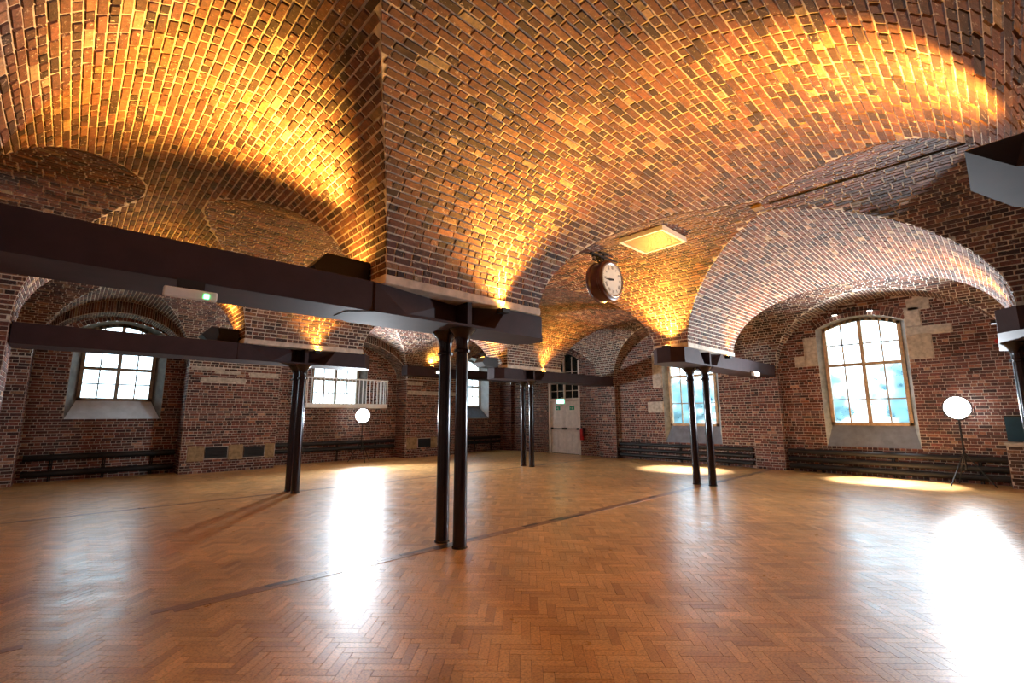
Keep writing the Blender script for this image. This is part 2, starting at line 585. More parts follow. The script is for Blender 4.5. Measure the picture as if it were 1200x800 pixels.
def wall_bay(back, bricks, frame, u0, u1, crown, openings, rng, extra_cuts=(), detail=True):
    """a flat bay under an arch. frame(u,z,d) -> xyz, d is distance into the room"""
    m_, h = (u0 + u1) / 2, (u1 - u0) / 2
    outer = [(u0, -.05), (u1, -.05), (u1, ZS)]
    if crown:
        for k in range(1, 25):
            t = PI * k / 25; outer.append((m_ + h * math.cos(t), ZS + (crown - ZS) * math.sin(t)))
        outer.append((u0, ZS))
    else:
        outer.append((u0, ZS))
    loops = [[Vector((a, b, 0)) for a, b in outer]] + [[Vector((a, b, 0)) for a, b in reversed(o.outline())] for o in openings]
    flat = [p for l in loops for p in l]
    tris = tessellate_polygon(loops)
    back.add([frame(p.x, p.y, 0) for p in flat], tris)
    if not detail: return
    nrm = np.array(frame(0, 0, 1.)) - np.array(frame(0, 0, 0.))
    top = crown or ZS
    nc = int(top / .075) + 1
    for k in range(nc):
        z0, z1 = k * .075 + .005, (k + 1) * .075 - .006
        zm = (z0 + z1) / 2
        hh = half_at(z1, h, crown) if crown and z1 > ZS else h
        if zm > top or hh < .03: continue
        cuts = []
        for o in openings:
            c = o.cut(zm, .25 if o.rise else 0)
            if c: cuts.append(c)
        for (a, b, za, zb) in extra_cuts:
            if za < zm < zb: cuts.append((a, b))
        for a, b in sub_intervals((m_ - hh, m_ + hh), cuts):
            for x0, x1, f in lay(a, b, k, rng, .011):
                brick_faces(bricks, [frame(x0, z0, 0), frame(x1, z0, 0), frame(x1, z1, 0), frame(x0, z1, 0)], nrm, .009, rng, brick_tint(rng, True))
    for o in openings:        # voussoirs over each opening
        if not o.rise: continue
        mo, wd = (o.u0 + o.u1) / 2, (o.u1 - o.u0) / 2
        Rr = (wd * wd + o.rise ** 2) / (2 * o.rise); zc = o.zs + o.rise - Rr
        A = math.asin(min(1, wd / Rr)); nn = int(2 * A * Rr / .085)
        for k in range(nn):
            for r0, r1 in ((Rr + .006, Rr + .118), (Rr + .128, Rr + .24)):
                t0 = -A + 2 * A * (k + .07) / nn; t1 = -A + 2 * A * (k + .93) / nn
                q = [(mo + r * math.sin(t), zc + r * math.cos(t)) for r, t in ((r0, t0), (r0, t1), (r1, t1), (r1, t0))]
                brick_faces(bricks, [frame(a, b, 0) for a, b in q], nrm, .011, rng, brick_tint(rng, True))


fr_back = lambda u, z, d: (u, YB - d, z)
fr_right = lambda u, z, d: (XR - d, u, z)
fr_left = lambda u, z, d: (XL + d, u, z)
fr_front = lambda u, z, d: (u, YF + d, z)

op_back = [Opening(-3.78, -1.72, 1.54, 3.98, .36), Opening(2.55, 4.70, 1.92, 3.98, .36), Opening(8.82, 10.98, 1.52, 3.98, .36)]
op_r = [Opening(-3.46, -1.46, .74, 4.05, .26), Opening(1.46, 3.46, .66, 4.05, .26), Opening(7.28, 9.08, -.04, 3.95, .36)]

# stones and blocks let into the walls: (u0,u1,z0,z1)
STB = [(-1.2, -.35, 3.0, 3.08), (-.95, .25, 2.66, 2.80), (-.6, .1, 2.9, 3.02), (.35, 1.2, 2.84, 3.0), (6.05, 6.75, 2.84, 3.0), (6.05, 8.4, 2.5, 2.63)]
YSB = [(-1.1, -.68, .34, .78), (-.07, .34, .34, .78), (.95, 1.24, .34, .78), (6.05, 6.55, .34, .78), (7.18, 7.5, .34, .78)]
VENTS = [(-.66, -.09, .41, .73), (.36, .93, .39, .71), (6.58, 7.16, .39, .73), (7.55, 8.1, .39, .71)]
STR = [(-1.46, -1.12, 3.0, 3.85), (-1.12, -.86, 3.0, 3.32), (-3.95, -3.47, 3.0, 3.62), (-4.35, -3.47, 3.62, 3.84), (-3.8, -3.47, 3.84, 4.35), (-4.0, -3.55, 4.25, 4.55),
       (3.48, 3.85, 2.6, 3.9), (3.48, 4.1, 1.7, 2.1)]


def pier_plane(frame, plane_d, u0, u1, back, bricks, rng, cuts=(), ztop=ZS, detail=True):
    wall_bay(back, bricks, lambda u, z, d: frame(u, z, plane_d + d), u0, u1, None, [], rng, cuts, detail)


def pier_side(back, bricks, corner, direction, length, nrm, rng, detail=True):
    """return face of a pier: starts at corner (x,y), runs along direction"""
    cx, cy = corner; dx, dy = direction
    fr = lambda u, z, d: (cx + dx * u + nrm[0] * d, cy + dy * u + nrm[1] * d, z)
    wall_bay(back, bricks, fr, 0, length, None, [], rng, (), detail)


# back wall
wb = MB(); wbb = MB(); rng = random.Random(11)
for (x0, x1, c), o in zip(BS, op_back):
    wall_bay(wb, wbb, fr_back, x0, x1, c - .34, [o], rng)
PD = YB - BACK_IN
for x0, x1 in ((-1.25, 1.25), (6.0, 8.5)):
    pier_plane(fr_back, PD, x0, x1, wb, wbb, rng, [c for c in STB + YSB + VENTS if x0 <= c[0] <= x1])
    pier_side(wb, wbb, (x0, BACK_IN), (0, 1), PD, (-1, 0), rng)
    pier_side(wb, wbb, (x1, BACK_IN), (0, 1), PD, (1, 0), rng)
pier_plane(fr_back, PD, XL, -4.5, wb, wbb, rng); pier_side(wb, wbb, (-4.5, BACK_IN), (0, 1), PD, (1, 0), rng)
pier_plane(fr_back, PD, 11.7, XR, wb, wbb, rng); pier_side(wb, wbb, (11.7, BACK_IN), (0, 1), PD, (-1, 0), rng)
for x0, x1 in ((-1.25, 1.25), (6.0, 8.5)):
    wb.quad((x0, BACK_IN, ZS), (x1, BACK_IN, ZS), (x1, YB, ZS), (x0, YB, ZS))
wall_back = tag(wb.build('wall_back', M_MORTARW), 'long brick wall with three arched bays, behind the left pair of columns', kind='structure')
o = wbb.build('bricks', M_BRICK_WALL, wall_back); o['kind'] = 'stuff'
for (a, b, c, d) in STB:
    mb = MB(); mb.box((a + .008, BACK_IN - .016, c + .006), (b - .008, BACK_IN + .05, d - .006)); mb.build('stone_block', M_STONE, wall_back, bevel=.008)
for (a, b, c, d) in YSB:
    mb = MB(); mb.box((a + .008, BACK_IN - .02, c), (b - .008, BACK_IN + .05, d)); mb.build('stone_block', M_YSTONE, wall_back, bevel=.01)

# right wall
wr = MB(); wrb = MB(); rng = random.Random(12)
for (y0, y1), o, ops in zip(AS, (None, op_r[0], op_r[1], op_r[2]), range(4)):
    cr = ZA
    cuts = [c for c in STR if y0 < c[0] < y1]
    wall_bay(wr, wrb, fr_right, y0, y1, cr, [o] if o else [], rng, cuts, o is not None)
PR = XR - 11.7
for (y0, y1) in ROWS + [(11.3, 12.1)]:
    pier_plane(fr_right, PR, y0, y1, wr, wrb, rng)
    pier_side(wr, wrb, (11.7, y0), (1, 0), PR, (0, -1), rng)
    pier_side(wr, wrb, (11.7, y1), (1, 0), PR, (0, 1), rng)
wall_right = tag(wr.build('wall_right', M_MORTARW), 'brick wall with tall arched windows and the double door', kind='structure')
o = wrb.build('bricks', M_BRICK_WALL, wall_right); o['kind'] = 'stuff'
for (a, b, c, d) in STR:
    mb = MB(); mb.box((XR - .018, a + .008, c + .006), (XR + .05, b - .008, d - .006)); mb.build('stone_block', M_STONE, wall_right, bevel=.01)

# left wall and the wall behind the camera
wl = MB(); wlb = MB(); rng = random.Random(13)
for i, (y0, y1) in enumerate(AS):
    wall_bay(wl, wlb, fr_left, y0, y1, ZA, [], rng, (), i >= 1)
for (y0, y1) in ROWS:
    pier_plane(fr_left, .4, y0, y1, wl, wlb, rng, (), ZS, y0 > 3)
    pier_side(wl, wlb, (-4.5, y0), (-1, 0), .4, (0, -1), rng, y0 > 3); pier_side(wl, wlb, (-4.5, y1), (-1, 0), .4, (0, 1), rng, y0 > 3)
pier_plane(fr_left, .4, -5.32, -.4, wl, wlb, rng, (), ZS, True)
wall_left = tag(wl.build('wall_left', M_MORTARW), 'brick wall at the left edge', kind='structure')
o = wlb.build('bricks', M_BRICK_WALL, wall_left); o['kind'] = 'stuff'
wf = MB()
for (x0, x1, c) in BS:
    wall_bay(wf, None, fr_front, x0, x1, c, [], rng, (), False)
for x0, x1 in ((XL, -4.5), (-1.25, 1.25), (6.0, 8.5), (11.7, XR)):
    wall_bay(wf, None, fr_front, x0, x1, None, [], rng, (), False)
tag(wf.build('wall_front', simple('plain_brick_red', (.2, .1, .07), .85, grime=.4)), 'brick wall behind the camera', kind='structure')

# ------------------------------------------------------------------ floor
fl = MB()
fl.box((XL - .3, YF - .3, -.25), (XR + .3, YB + .3, -.004))
floor = tag(fl.build('floor', M_WOODGAP), 'herringbone parquet floor', kind='structure')
BW, BL = .072, .288
fb = MB(); fcand = []
rng = random.Random(21)


def wood_tint(rng, strip=False):
    q = rng.random()
    if strip:
        c = (.30, .145, .062) if q < .85 else (.07, .035, .02)
    elif q < .6: c = (.60, .335, .118)
    elif q < .85: c = (.66, .385, .145)
    else: c = (.50, .265, .090)
    k = rng.uniform(.88, 1.12)
    return tuple(v * k for v in c)


ca, sa = math.cos(PI / 4), math.sin(PI / 4)


def rot(u, v): return (ca * u - sa * v + 3.0, sa * u + ca * v + 1.0)


def block(mb, c4, rng, tint, z):
    ins = .0012 + rng.random() ** 3 * .0022
    ctr = np.mean(np.array(c4), 0)
    top = []
    tilt = [rng.uniform(0, .0006) for _ in range(4)]
    for p, t in zip(c4, tilt):
        v = ctr - np.array(p); v /= np.linalg.norm(v)
        top.append((p[0] + v[0] * ins, p[1] + v[1] * ins, z + t))
    n = len(mb.v)
    mb.v += [(p[0], p[1], -.003) for p in c4] + top
    mb.f += [(n + 4, n + 5, n + 6, n + 7), (n, n + 1, n + 5, n + 4), (n + 1, n + 2, n + 6, n + 5), (n + 2, n + 3, n + 7, n + 6), (n + 3, n, n + 4, n + 7)]
    mb.c += [tint] * 8


STRIPS = [(0.0, .075), (5.8, .06)]


def add_block(c4, tint, strip=False):
    cx = sum(p[0] for p in c4) / 4; cy = sum(p[1] for p in c4) / 4
    if not (XL < cx < XR and YF < cy < YB): return
    px, py, z = project((cx, cy, 0))
    if z > .3 and 10 < px < 1190 and 560 < py < 792:
        q4 = [project((p[0], p[1], 0)) for p in c4]
        ar = abs(sum(q4[i][0] * q4[(i + 1) % 4][1] - q4[(i + 1) % 4][0] * q4[i][1] for i in range(4))) / 2
        fcand.append((ar, c4, tint, strip)); return
    block(fb, c4, rng, tint, .001 if not strip else .0032)


g = .0007
nmax = 330
per = 8
for j in range(-nmax, nmax):
    for k in range(-22, 23):
        a = j + per * k
        for (u0, u1, v0, v1) in ((a, a + 4, j, j + 1), (j, j + 1, j - 7 + per * k, j - 3 + per * k)):
            uc, vc = (u0 + u1) / 2 * BW, (v0 + v1) / 2 * BW
            X, Y = rot(uc, vc)
            if not (XL < X < XR and -9.0 < Y < YB): continue
            px, py, z = project((X, Y, 0))
            if z < .2 or px < -450 or px > 1650 or py > 1300: continue       # out of the picture: the floor slab carries on plain
            c4 = [rot(u0 * BW + g, v0 * BW + g), rot(u1 * BW - g, v0 * BW + g), rot(u1 * BW - g, v1 * BW - g), rot(u0 * BW + g, v1 * BW - g)]
            add_block(c4, wood_tint(rng))
for ys, wd in STRIPS:
    x = XL
    while x < XR:
        L = .29
        for s in (-1, 1):
            y0 = ys if s > 0 else ys - wd; sh = .145 if s > 0 else 0
            add_block([(x + sh + g, y0 + g), (x + sh + L - g, y0 + g), (x + sh + L - g, y0 + wd - g), (x + sh + g, y0 + wd - g)], wood_tint(rng, True), True)
        x += L
fcand.sort(key=lambda t: -t[0])
for ar, c4, tint, strip in fcand[300:]:
    block(fb, c4, rng, tint, .001 if not strip else .0032)
o = fb.build('parquet_blocks', M_WOOD, floor); o['kind'] = 'stuff'
wvar = []
for k in range(30):
    mb = MB(); block(mb, [(0, 0), (BL, 0), (BL, BW), (0, BW)], rng, wood_tint(rng), .001)
    wvar.append(mb.mesh('parquet_block', M_WOOD))
for ar, c4, tint, strip in fcand[:300]:
    a, b, d = Vector(c4[0]), Vector(c4[1]), Vector(c4[3])
    ux = (b - a) / BL; uy = (d - a) / BW
    o = bpy.data.objects.new('parquet_block', wvar[R_.randrange(30)]); COL.objects.link(o); o.parent = floor
    o.matrix_world = Matrix(((ux.x, uy.x, 0, a.x), (ux.y, uy.y, 0, a.y), (0, 0, 1, 0), (0, 0, 0, 1)))
# plain boards under the part of the hall that lies out of the picture
mb = MB(); mb.box((XL, YF, -.003), (XR, -9.0, .0008), (.3, .14, .055)); mb.build('floor_margin', M_WOOD, floor)['kind'] = 'stuff'

tag(bpy.data.objects['floor'], kind='structure')

# ------------------------------------------------------------------ windows
def make_window(name, label, frame, op, depth, gl, rows, transom, mat, cols=4, sill_mat=M_SILL, frosted=False, reveal_mat=None):
    """gl: glass opening (Opening) set back by depth; rows: heights of glazing bars; transom: z of the heavy rail"""
    root = empty(name); tag(root, label, kind='structure')
    a, b = op.outline(12), gl.outline(12)
    n = len(a)
    side = MB(); sill = MB()
    for i in range(n):
        j = (i + 1) % n
        q = (frame(a[i][0], a[i][1], 0), frame(a[j][0], a[j][1], 0), frame(b[j][0], b[j][1], -depth), frame(b[i][0], b[i][1], -depth))
        (sill if i == 0 else side).quad(*q)
    side.build('reveal', reveal_mat or M_REVEAL, root); sill.build('sill', sill_mat, root)

    def bar(name, pts_uz, w_, d0, d1, mt):
        mb = MB()
        for (u0, z0), (u1, z1) in zip(pts_uz[:-1], pts_uz[1:]):
            t = Vector((u1 - u0, z1 - z0)); L = t.length
            if L < 1e-5: continue
            t /= L; nn = Vector((-t.y, t.x)) * w_ / 2
            if name == 'frame': u0, z0, u1, z1 = u0 - t.x * .04, z0 - t.y * .04, u1 + t.x * .04, z1 + t.y * .04
            c = [(u0 + nn.x, z0 + nn.y), (u1 + nn.x, z1 + nn.y), (u1 - nn.x, z1 - nn.y), (u0 - nn.x, z0 - nn.y)]
            vs = [frame(p[0], p[1], -d0) for p in c] + [frame(p[0], p[1], -d1) for p in c]
            mb.add(vs, [(0, 1, 2, 3), (7, 6, 5, 4), (0, 4, 5, 1), (1, 5, 6, 2), (2, 6, 7, 3), (3, 7, 4, 0)])
        return mb.build(name, mt, root)
    mu = (gl.u0 + gl.u1) / 2; wd = (gl.u1 - gl.u0) / 2
    ol = [(u * 1.0, z) for u, z in b]
    ins = []
    for u, z in ol:
        ins.append((u + (.035 if u < mu else -.035) * min(1, abs(u - mu) / .05), z + (.035 if z <= gl.z0 + .01 else -.035)))
    bar('frame', ins + [ins[0]], .085, depth - .06, depth + .05, mat)
    top = lambda u: seg_top(u - mu, wd, gl.zs, gl.rise)
    bar('mullion', [(mu, gl.z0), (mu, top(mu) - .02)], .085, depth - .05, depth + .05, mat)
    if transom: bar('transom', [(gl.u0, transom), (gl.u1, transom)], .085, depth - .055, depth + .05, mat)
    us = [gl.u0 + (gl.u1 - gl.u0) * k / cols for k in range(1, cols) if abs(gl.u0 + (gl.u1 - gl.u0) * k / cols - mu) > .02]
    for u in us: bar('glazing_bar', [(u, gl.z0), (u, top(u) - .02)], .034, depth - .02, depth + .03, mat)
    for z in rows: bar('glazing_bar', [(gl.u0, z), (gl.u1, z)], .034, depth - .02, depth + .03, mat)
    ue = sorted([gl.u0, gl.u1, mu] + us); ze = sorted([gl.z0] + list(rows) + ([transom] if transom else [])) + [None]
    for i in range(len(ue) - 1):
        for j in range(len(ze) - 1):
            z0 = ze[j]; z1 = ze[j + 1]
            u0, u1 = ue[i], ue[i + 1]
            t0, t1 = (z1, z1) if z1 is not None else (top(u0) - .005, top(u1) - .005)
            if min(t0, t1) - z0 < .02: continue
            mb = MB()
            vs = [frame(u0, z0, -depth), frame(u1, z0, -depth), frame(u1, t1, -depth), frame(u0, t0, -depth)]
            v2 = [frame(u0, z0, -depth - .005), frame(u1, z0, -depth - .005), frame(u1, t1, -depth - .005), frame(u0, t0, -depth - .005)]
            mb.add(vs + v2, [(0, 1, 2, 3), (7, 6, 5, 4), (0, 4, 5, 1), (1, 5, 6, 2), (2, 6, 7, 3), (3, 7, 4, 0)])
            mb.build('pane', M_FROST if frosted and z0 < 2.9 else M_GLASS, root)
    return root


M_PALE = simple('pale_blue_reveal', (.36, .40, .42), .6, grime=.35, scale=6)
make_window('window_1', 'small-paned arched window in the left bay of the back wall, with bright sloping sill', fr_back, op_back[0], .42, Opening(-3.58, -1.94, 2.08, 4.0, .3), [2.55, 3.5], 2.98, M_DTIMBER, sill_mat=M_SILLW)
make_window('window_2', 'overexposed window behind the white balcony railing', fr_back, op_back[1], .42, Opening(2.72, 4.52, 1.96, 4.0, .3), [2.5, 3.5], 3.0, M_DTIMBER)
make_window('window_3', 'narrow-looking arched window in the right bay of the back wall, seen beside the near column pair', fr_back, op_back[2], .42, Opening(9.02, 10.72, 2.04, 4.0, .3), [2.55, 3.5], 3.0, M_CREAM, reveal_mat=M_SILLW)  # pale reveal colour stands in for daylight on its side
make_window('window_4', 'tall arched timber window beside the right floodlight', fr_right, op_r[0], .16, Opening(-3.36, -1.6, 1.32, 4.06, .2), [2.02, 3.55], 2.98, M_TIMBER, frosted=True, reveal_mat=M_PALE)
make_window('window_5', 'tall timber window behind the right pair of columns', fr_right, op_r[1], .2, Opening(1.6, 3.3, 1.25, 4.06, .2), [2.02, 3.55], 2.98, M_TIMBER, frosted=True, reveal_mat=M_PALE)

# ------------------------------------------------------------------ double door with fanlight
dr = empty('door_1'); tag(dr, 'cream double door under a dark paned fanlight', kind='structure')
dop = op_r[2]
a = dop.outline(12)
mb = MB()
for i in range(1, len(a)):
    j = (i + 1) % len(a)
    mb.quad(fr_right(*a[i], 0), fr_right(*a[j], 0), fr_right(*a[j], -.3), fr_right(*a[i], -.3))
mb.build('reveal', M_REVEAL, dr)
dbox_ = MB(); dbox_.box((XR + .28, 7.1, -.1), (XR + .32, 9.26, 4.5)); dbox_.build('blackout_plate', M_BLACK, dr)  # black plate added behind the door to block sky leaking past the fanlight
D0, D1, DX = 7.36, 9.0, XR + .10


def dbox(u0, u1, z0, z1, d0, d1, nm, mt, par=dr, bev=None):
    b_ = MB(); b_.box((XR - d1, u0, z0), (XR - d0, u1, z1)); return b_.build(nm, mt, par, bevel=bev)


dbox(7.28, 7.38, 0, 3.95, -.2, -.02, 'jamb', M_CREAM); dbox(8.98, 9.08, 0, 3.95, -.2, -.02, 'jamb', M_CREAM)
dbox(7.38, 8.98, 2.26, 2.36, -.2, -.02, 'transom', M_CREAM); dbox(7.38, 8.98, 3.0, 3.07, -.2, -.02, 'transom', M_CREAM)
dbox(8.15, 8.21, 2.36, 4.25, -.18, -.04, 'mullion', M_CREAM)
for u in (7.76, 8.6): dbox(u - .012, u + .012, 2.36, 4.15, -.15, -.09, 'glazing_bar', M_CREAM)
for z in (2.68, 3.5): dbox(7.38, 8.98, z - .012, z + .012, -.15, -.09, 'glazing_bar', M_CREAM)
M_DARKGLASS = simple('dark_fanlight_glass', (.015, .02, .02), .08, grime=.2)
for u0, u1 in ((7.38, 7.76), (7.77, 8.16), (8.2, 8.59), (8.6, 8.98)):
    for z0, z1 in ((2.36, 2.67), (2.69, 3.0), (3.07, 3.49), (3.51, 4.25)):
        dbox(u0, u1, z0, min(z1, 4.0 if u0 < 7.5 or u0 > 8.5 else 4.25), -.13, -.12, 'pane', M_DARKGLASS)
for s, (u0, u1) in enumerate(((7.39, 8.175), (8.185, 8.97))):
    lf = dbox(u0, u1, .015, 2.25, -.16, -.10, 'door_leaf', M_CREAM)
    um = (u0 + u1) / 2
    for (p0, p1, z0, z1) in ((u0 + .1, um - .03, .2, .95), (um + .03, u1 - .1, .2, .95), (u0 + .1, u1 - .1, 1.22, 2.1)):
        dbox(p0, p1, z0, z1, -.105, -.088, 'panel', M_CREAM, lf, .012)
    pb = MB(); pb.tube([(XR - .0, u0 + .06, 1.06), (XR - .0, u1 - .06, 1.06)], .016, 10)
    pb.box((XR - .02, u0 + .04, 1.02), (XR + .10, u0 + .09, 1.10)); pb.box((XR - .02, u1 - .09, 1.02), (XR + .10, u1 - .04, 1.10))
    pb.build('push_bar', M_BLACK, lf)
    sg = dbox(um - .13, um + .13, 1.86, 2.02, -.095, -.08, 'exit_sign_plate', M_GREEN, lf)
    fg = MB()      # running figure and arrow on the plate
    x = XR + .078
    fg.box((x, um - .02, 1.90), (x + .004, um + .01, 1.97)); fg.box((x, um - .05, 1.885), (x + .004, um - .02, 1.90)); fg.box((x, um + .05, 1.93), (x + .004, um + .1, 1.95))
    fg.build('pictogram', M_WHITE, lf)

# ------------------------------------------------------------------ cast-iron column pairs
SEP = .377


def shaft_mb(y):
    mb = MB()
    mb.lathe([(.098, 0), (.098, .015), (.088, .025), (.087, .06), (.086, .12), (.083, 1.4), (.079, 2.44)], 28, at=(0, y, 0))
    return mb


def capital_mb(y):
    mb = MB()
    mb.lathe([(.077, 2.42), (.105, 2.43), (.108, 2.46), (.085, 2.475), (.083, 2.52), (.088, 2.58), (.105, 2.64), (.14, 2.69), (.178, 2.725), (.186, 2.752)], 28, at=(0, y, 0))
    return mb


def head_box(s, top_in, bot_in, out=1.35, tip=1.58, hw=.37):
    """one arm of the head: s=+1 towards +X"""
    mb = MB()
    bot = [(.12, -.08), (bot_in, -hw), (out, -hw), (tip, -.16), (tip, .16), (out, hw), (bot_in, hw), (.12, .08)]
    topp = [(.12, -.08), (top_in, -hw), (out, -hw), (tip, -.16), (tip, .16), (out, hw), (top_in, hw), (.12, .08)]
    if s < 0:
        bot = [(-x, y) for x, y in reversed(bot)]; topp = [(-x, y) for x, y in reversed(topp)]
    mb.prism(bot, 2.775, ZS - .02, topp)
    return mb


def column_pair(x, y, label, left=(.63, .41), right=(.63, .41), custom=False):
    root = empty('column_pair', (x, y, 0))
    tag(root, label, 'column', 'paired cast-iron columns under the vaults')
    for s in (1, -1):
        sh = shaft_mb(s * SEP / 2).build('shaft', M_SHAFT, root, smooth=True, auto=40)
        capital_mb(s * SEP / 2).build('capital', M_SHAFT, root, smooth=True, auto=40)
    if custom:        # this head has a raked, one-sided nose
        mb = MB()
        lo = [(-.92, -5.04), (-.57, -5.2), (-.4, -5.4), (-.4, -6.2), (.4, -6.2), (.4, -5.5), (.06, -5.2), (-.39, -5.04)]
        hi = [(-.14, -5.05), (-.15, -5.28), (-.15, -5.5), (-.15, -6.2), (.4, -6.2), (.4, -5.5), (.06, -5.22), (-.09, -5.05)]
        mb.prism([(a - x, b - y) for a, b in lo], 2.75, ZS - .02, [(a - x, b - y) for a, b in hi])
        mb.build('head_arm', M_IRON, root)
        return root
    mb = MB()
    mb.prism([(-1.35, -.38), (1.35, -.38), (1.59, -.16), (1.59, .16), (1.35, .38), (-1.35, .38), (-1.59, .16), (-1.59, -.16)], 2.745, 2.778)
    mb.build('bed_plate', M_IRON, root)
    head_box(1, *right).build('head_arm', M_IRON, root); head_box(-1, *left).build('head_arm', M_IRON, root)
    wbm = MB(); wbm.box((-.16, -.09, 2.775), (.16, .09, ZS - .02)); wbm.box((-.035, -.34, 2.775), (.035, .34, ZS - .02))
    wbm.build('web', M_IRON, root)
    return root


column_pair(0, 0, 'nearest pair of glossy oxblood iron columns, in the middle of the picture', left=(1.34, .95))
column_pair(0, 5.8, 'pair of oxblood columns in front of the long brick wall, left of the balcony', left=(1.2, .7))
column_pair(7.25, 5.8, 'farthest slim pair of columns, in front of the cream double door', right=(.55, .3))
column_pair(7.25, 0, 'right pair of columns in front of the timber window', right=(.55, .25))
column_pair(.2, -5.62, 'column pair off the right edge, only its dark head in the top right corner', custom=True)
column_pair(7.25, -5.45, 'column pair off the right edge, only the tip of its head beside the white arch')


def tie_beam(x0, x1, y, label, z0=2.75, z1=3.09, hw=.36):
    mb = MB(); mb.box((x0, y - hw, z0), (x1, y + hw, z1))
    o = mb.build('tie_beam', M_IRON, bevel=.008)
    return tag(o, label, 'beam', 'dark painted tie beams')


tie_beam(-4.48, -1.36, 0, 'great dark beam running from the nearest columns to the left edge')
tie_beam(-4.48, -1.36, 5.8, 'dark beam crossing in front of the arched window at the left')
tie_beam(8.61, 11.69, 0, 'mauve-lit beam from the right columns to the wall pier')
tie_beam(8.61, 11.69, 5.8, 'dark beam crossing above the cream double door')
tie_beam(5.7, 11.69, 11.02, 'plum beam along the back wall crossing the narrow arched window', 3.2, 3.58, .22)

# ------------------------------------------------------------------ amber uplighters
def aim(o, target):
    d = Vector(target) - o.location
    o.rotation_euler = d.to_track_quat('-Z', 'Y').to_euler()


def spot(name, loc, target, power, angle, color, blend=.9, size=.06):
    ld = bpy.data.lights.new(name, 'SPOT'); ld.energy = power; ld.spot_size = math.radians(angle); ld.spot_blend = blend
    ld.color = color; ld.shadow_soft_size = size; ld.specular_factor = 1.0
    o = bpy.data.objects.new(name, ld); COL.objects.link(o); o.location = loc; aim(o, target)
    return o


def uplighter(loc, target, power, label, angle=110, big=False):
    root = empty('uplighter', loc)
    tag(root, label, 'uplighter', 'amber uplighters on the iron heads')
    mb = MB()
    if big:
        xz = [(-.24, 0), (.28, 0), (.28, .30), (-.22, .30), (-.36, .13)]
        mb.add([(a, -.2, b) for a, b in xz] + [(a, .2, b) for a, b in xz], [(0, 1, 2, 3, 4), (9, 8, 7, 6, 5)] + [(k, k + 5, (k + 1) % 5 + 5, (k + 1) % 5) for k in range(5)])
    else:
        mb.prism([(-.06, -.035), (.06, -.035), (.06, .10), (-.06, .10)], -.03, .03, [(-.07, -.04), (.07, -.04), (.07, .10), (-.07, .10)])
    mb.build('housing', M_BLACK, root)
    h = .302 if big else .031; k = .2 if big else .06
    mb = MB(); mb.box((-k, -k * .45, h - .002), (k, k * .45, h + .004)); mb.build('lens', M_LAMP_A, root)
    l = spot('uplighter_lamp', (0, 0, 0), (0, 0, 1), power * UPLIGHT, angle, AMBER, 1.0, .05)
    l.parent = root; l.location = (0, 0, h + .03)
    d = Vector(target) - (Vector(loc) + Vector((0, 0, h + .03)))
    l.rotation_euler = d.to_track_quat('-Z', 'Y').to_euler()
    return root


TOPZ = 3.09
# on top of the tie beams beside the springers (left vault side of each pier)
uplighter((-1.58, .12, TOPZ), (-2.85, -.05, 4.9), 1650, 'black floodlight box on the great left beam beside the nearest columns', 92, True)
uplighter((-1.58, 5.9, TOPZ), (-2.4, 5.6, 5), 450, 'black floodlight box on the left beam by the second column pair', 130, True)
uplighter((5.56, 5.85, TOPZ), (4.6, 5.6, 5), 450, 'black floodlight box beside the farthest column pair', 130, True)
# small lamps fixed to the front faces of the heads
LZ = 3.03
uplighter((.52, -.455, LZ), (-.15, -1.25, 4.5), 900, 'small amber lamp under the bright streak above the nearest columns', 120)
uplighter((.2, 5.345, LZ), (-.2, 4.4, 4.7), 330, 'small amber lamp on the second column pair', 120)
uplighter((5.86, -.0, 3.11), (4.6, -.2, 4.7), 900, 'small amber lamp lighting the vault by the clock', 140)
uplighter((7.6, 5.345, LZ), (7.6, 4.4, 4.7), 480, 'small amber lamp under the bright streak above the farthest columns', 110)
uplighter((8.1, -.455, LZ), (8.1, -1.8, 4.7), 300, 'small amber lamp on the right column pair', 120)
uplighter((.2, -5.17, 3.085), (.85, -4.2, 4.35), 1300, 'small amber lamp on the head in the top right corner', 92)
uplighter((7.3, -5.12, 3.11), (7.2, -4.1, 4.7), 300, 'small amber lamp on the head at the right edge', 130)
uplighter((6.9, 10.9, 3.61), (7.2, 11.0, 5), 200, 'small amber lamp on the plum back wall beam', 130)
uplighter((1.40, 5.8, 3.11), (2.4, 5.6, 5), 220, 'small amber lamp right of the second column pair', 130)

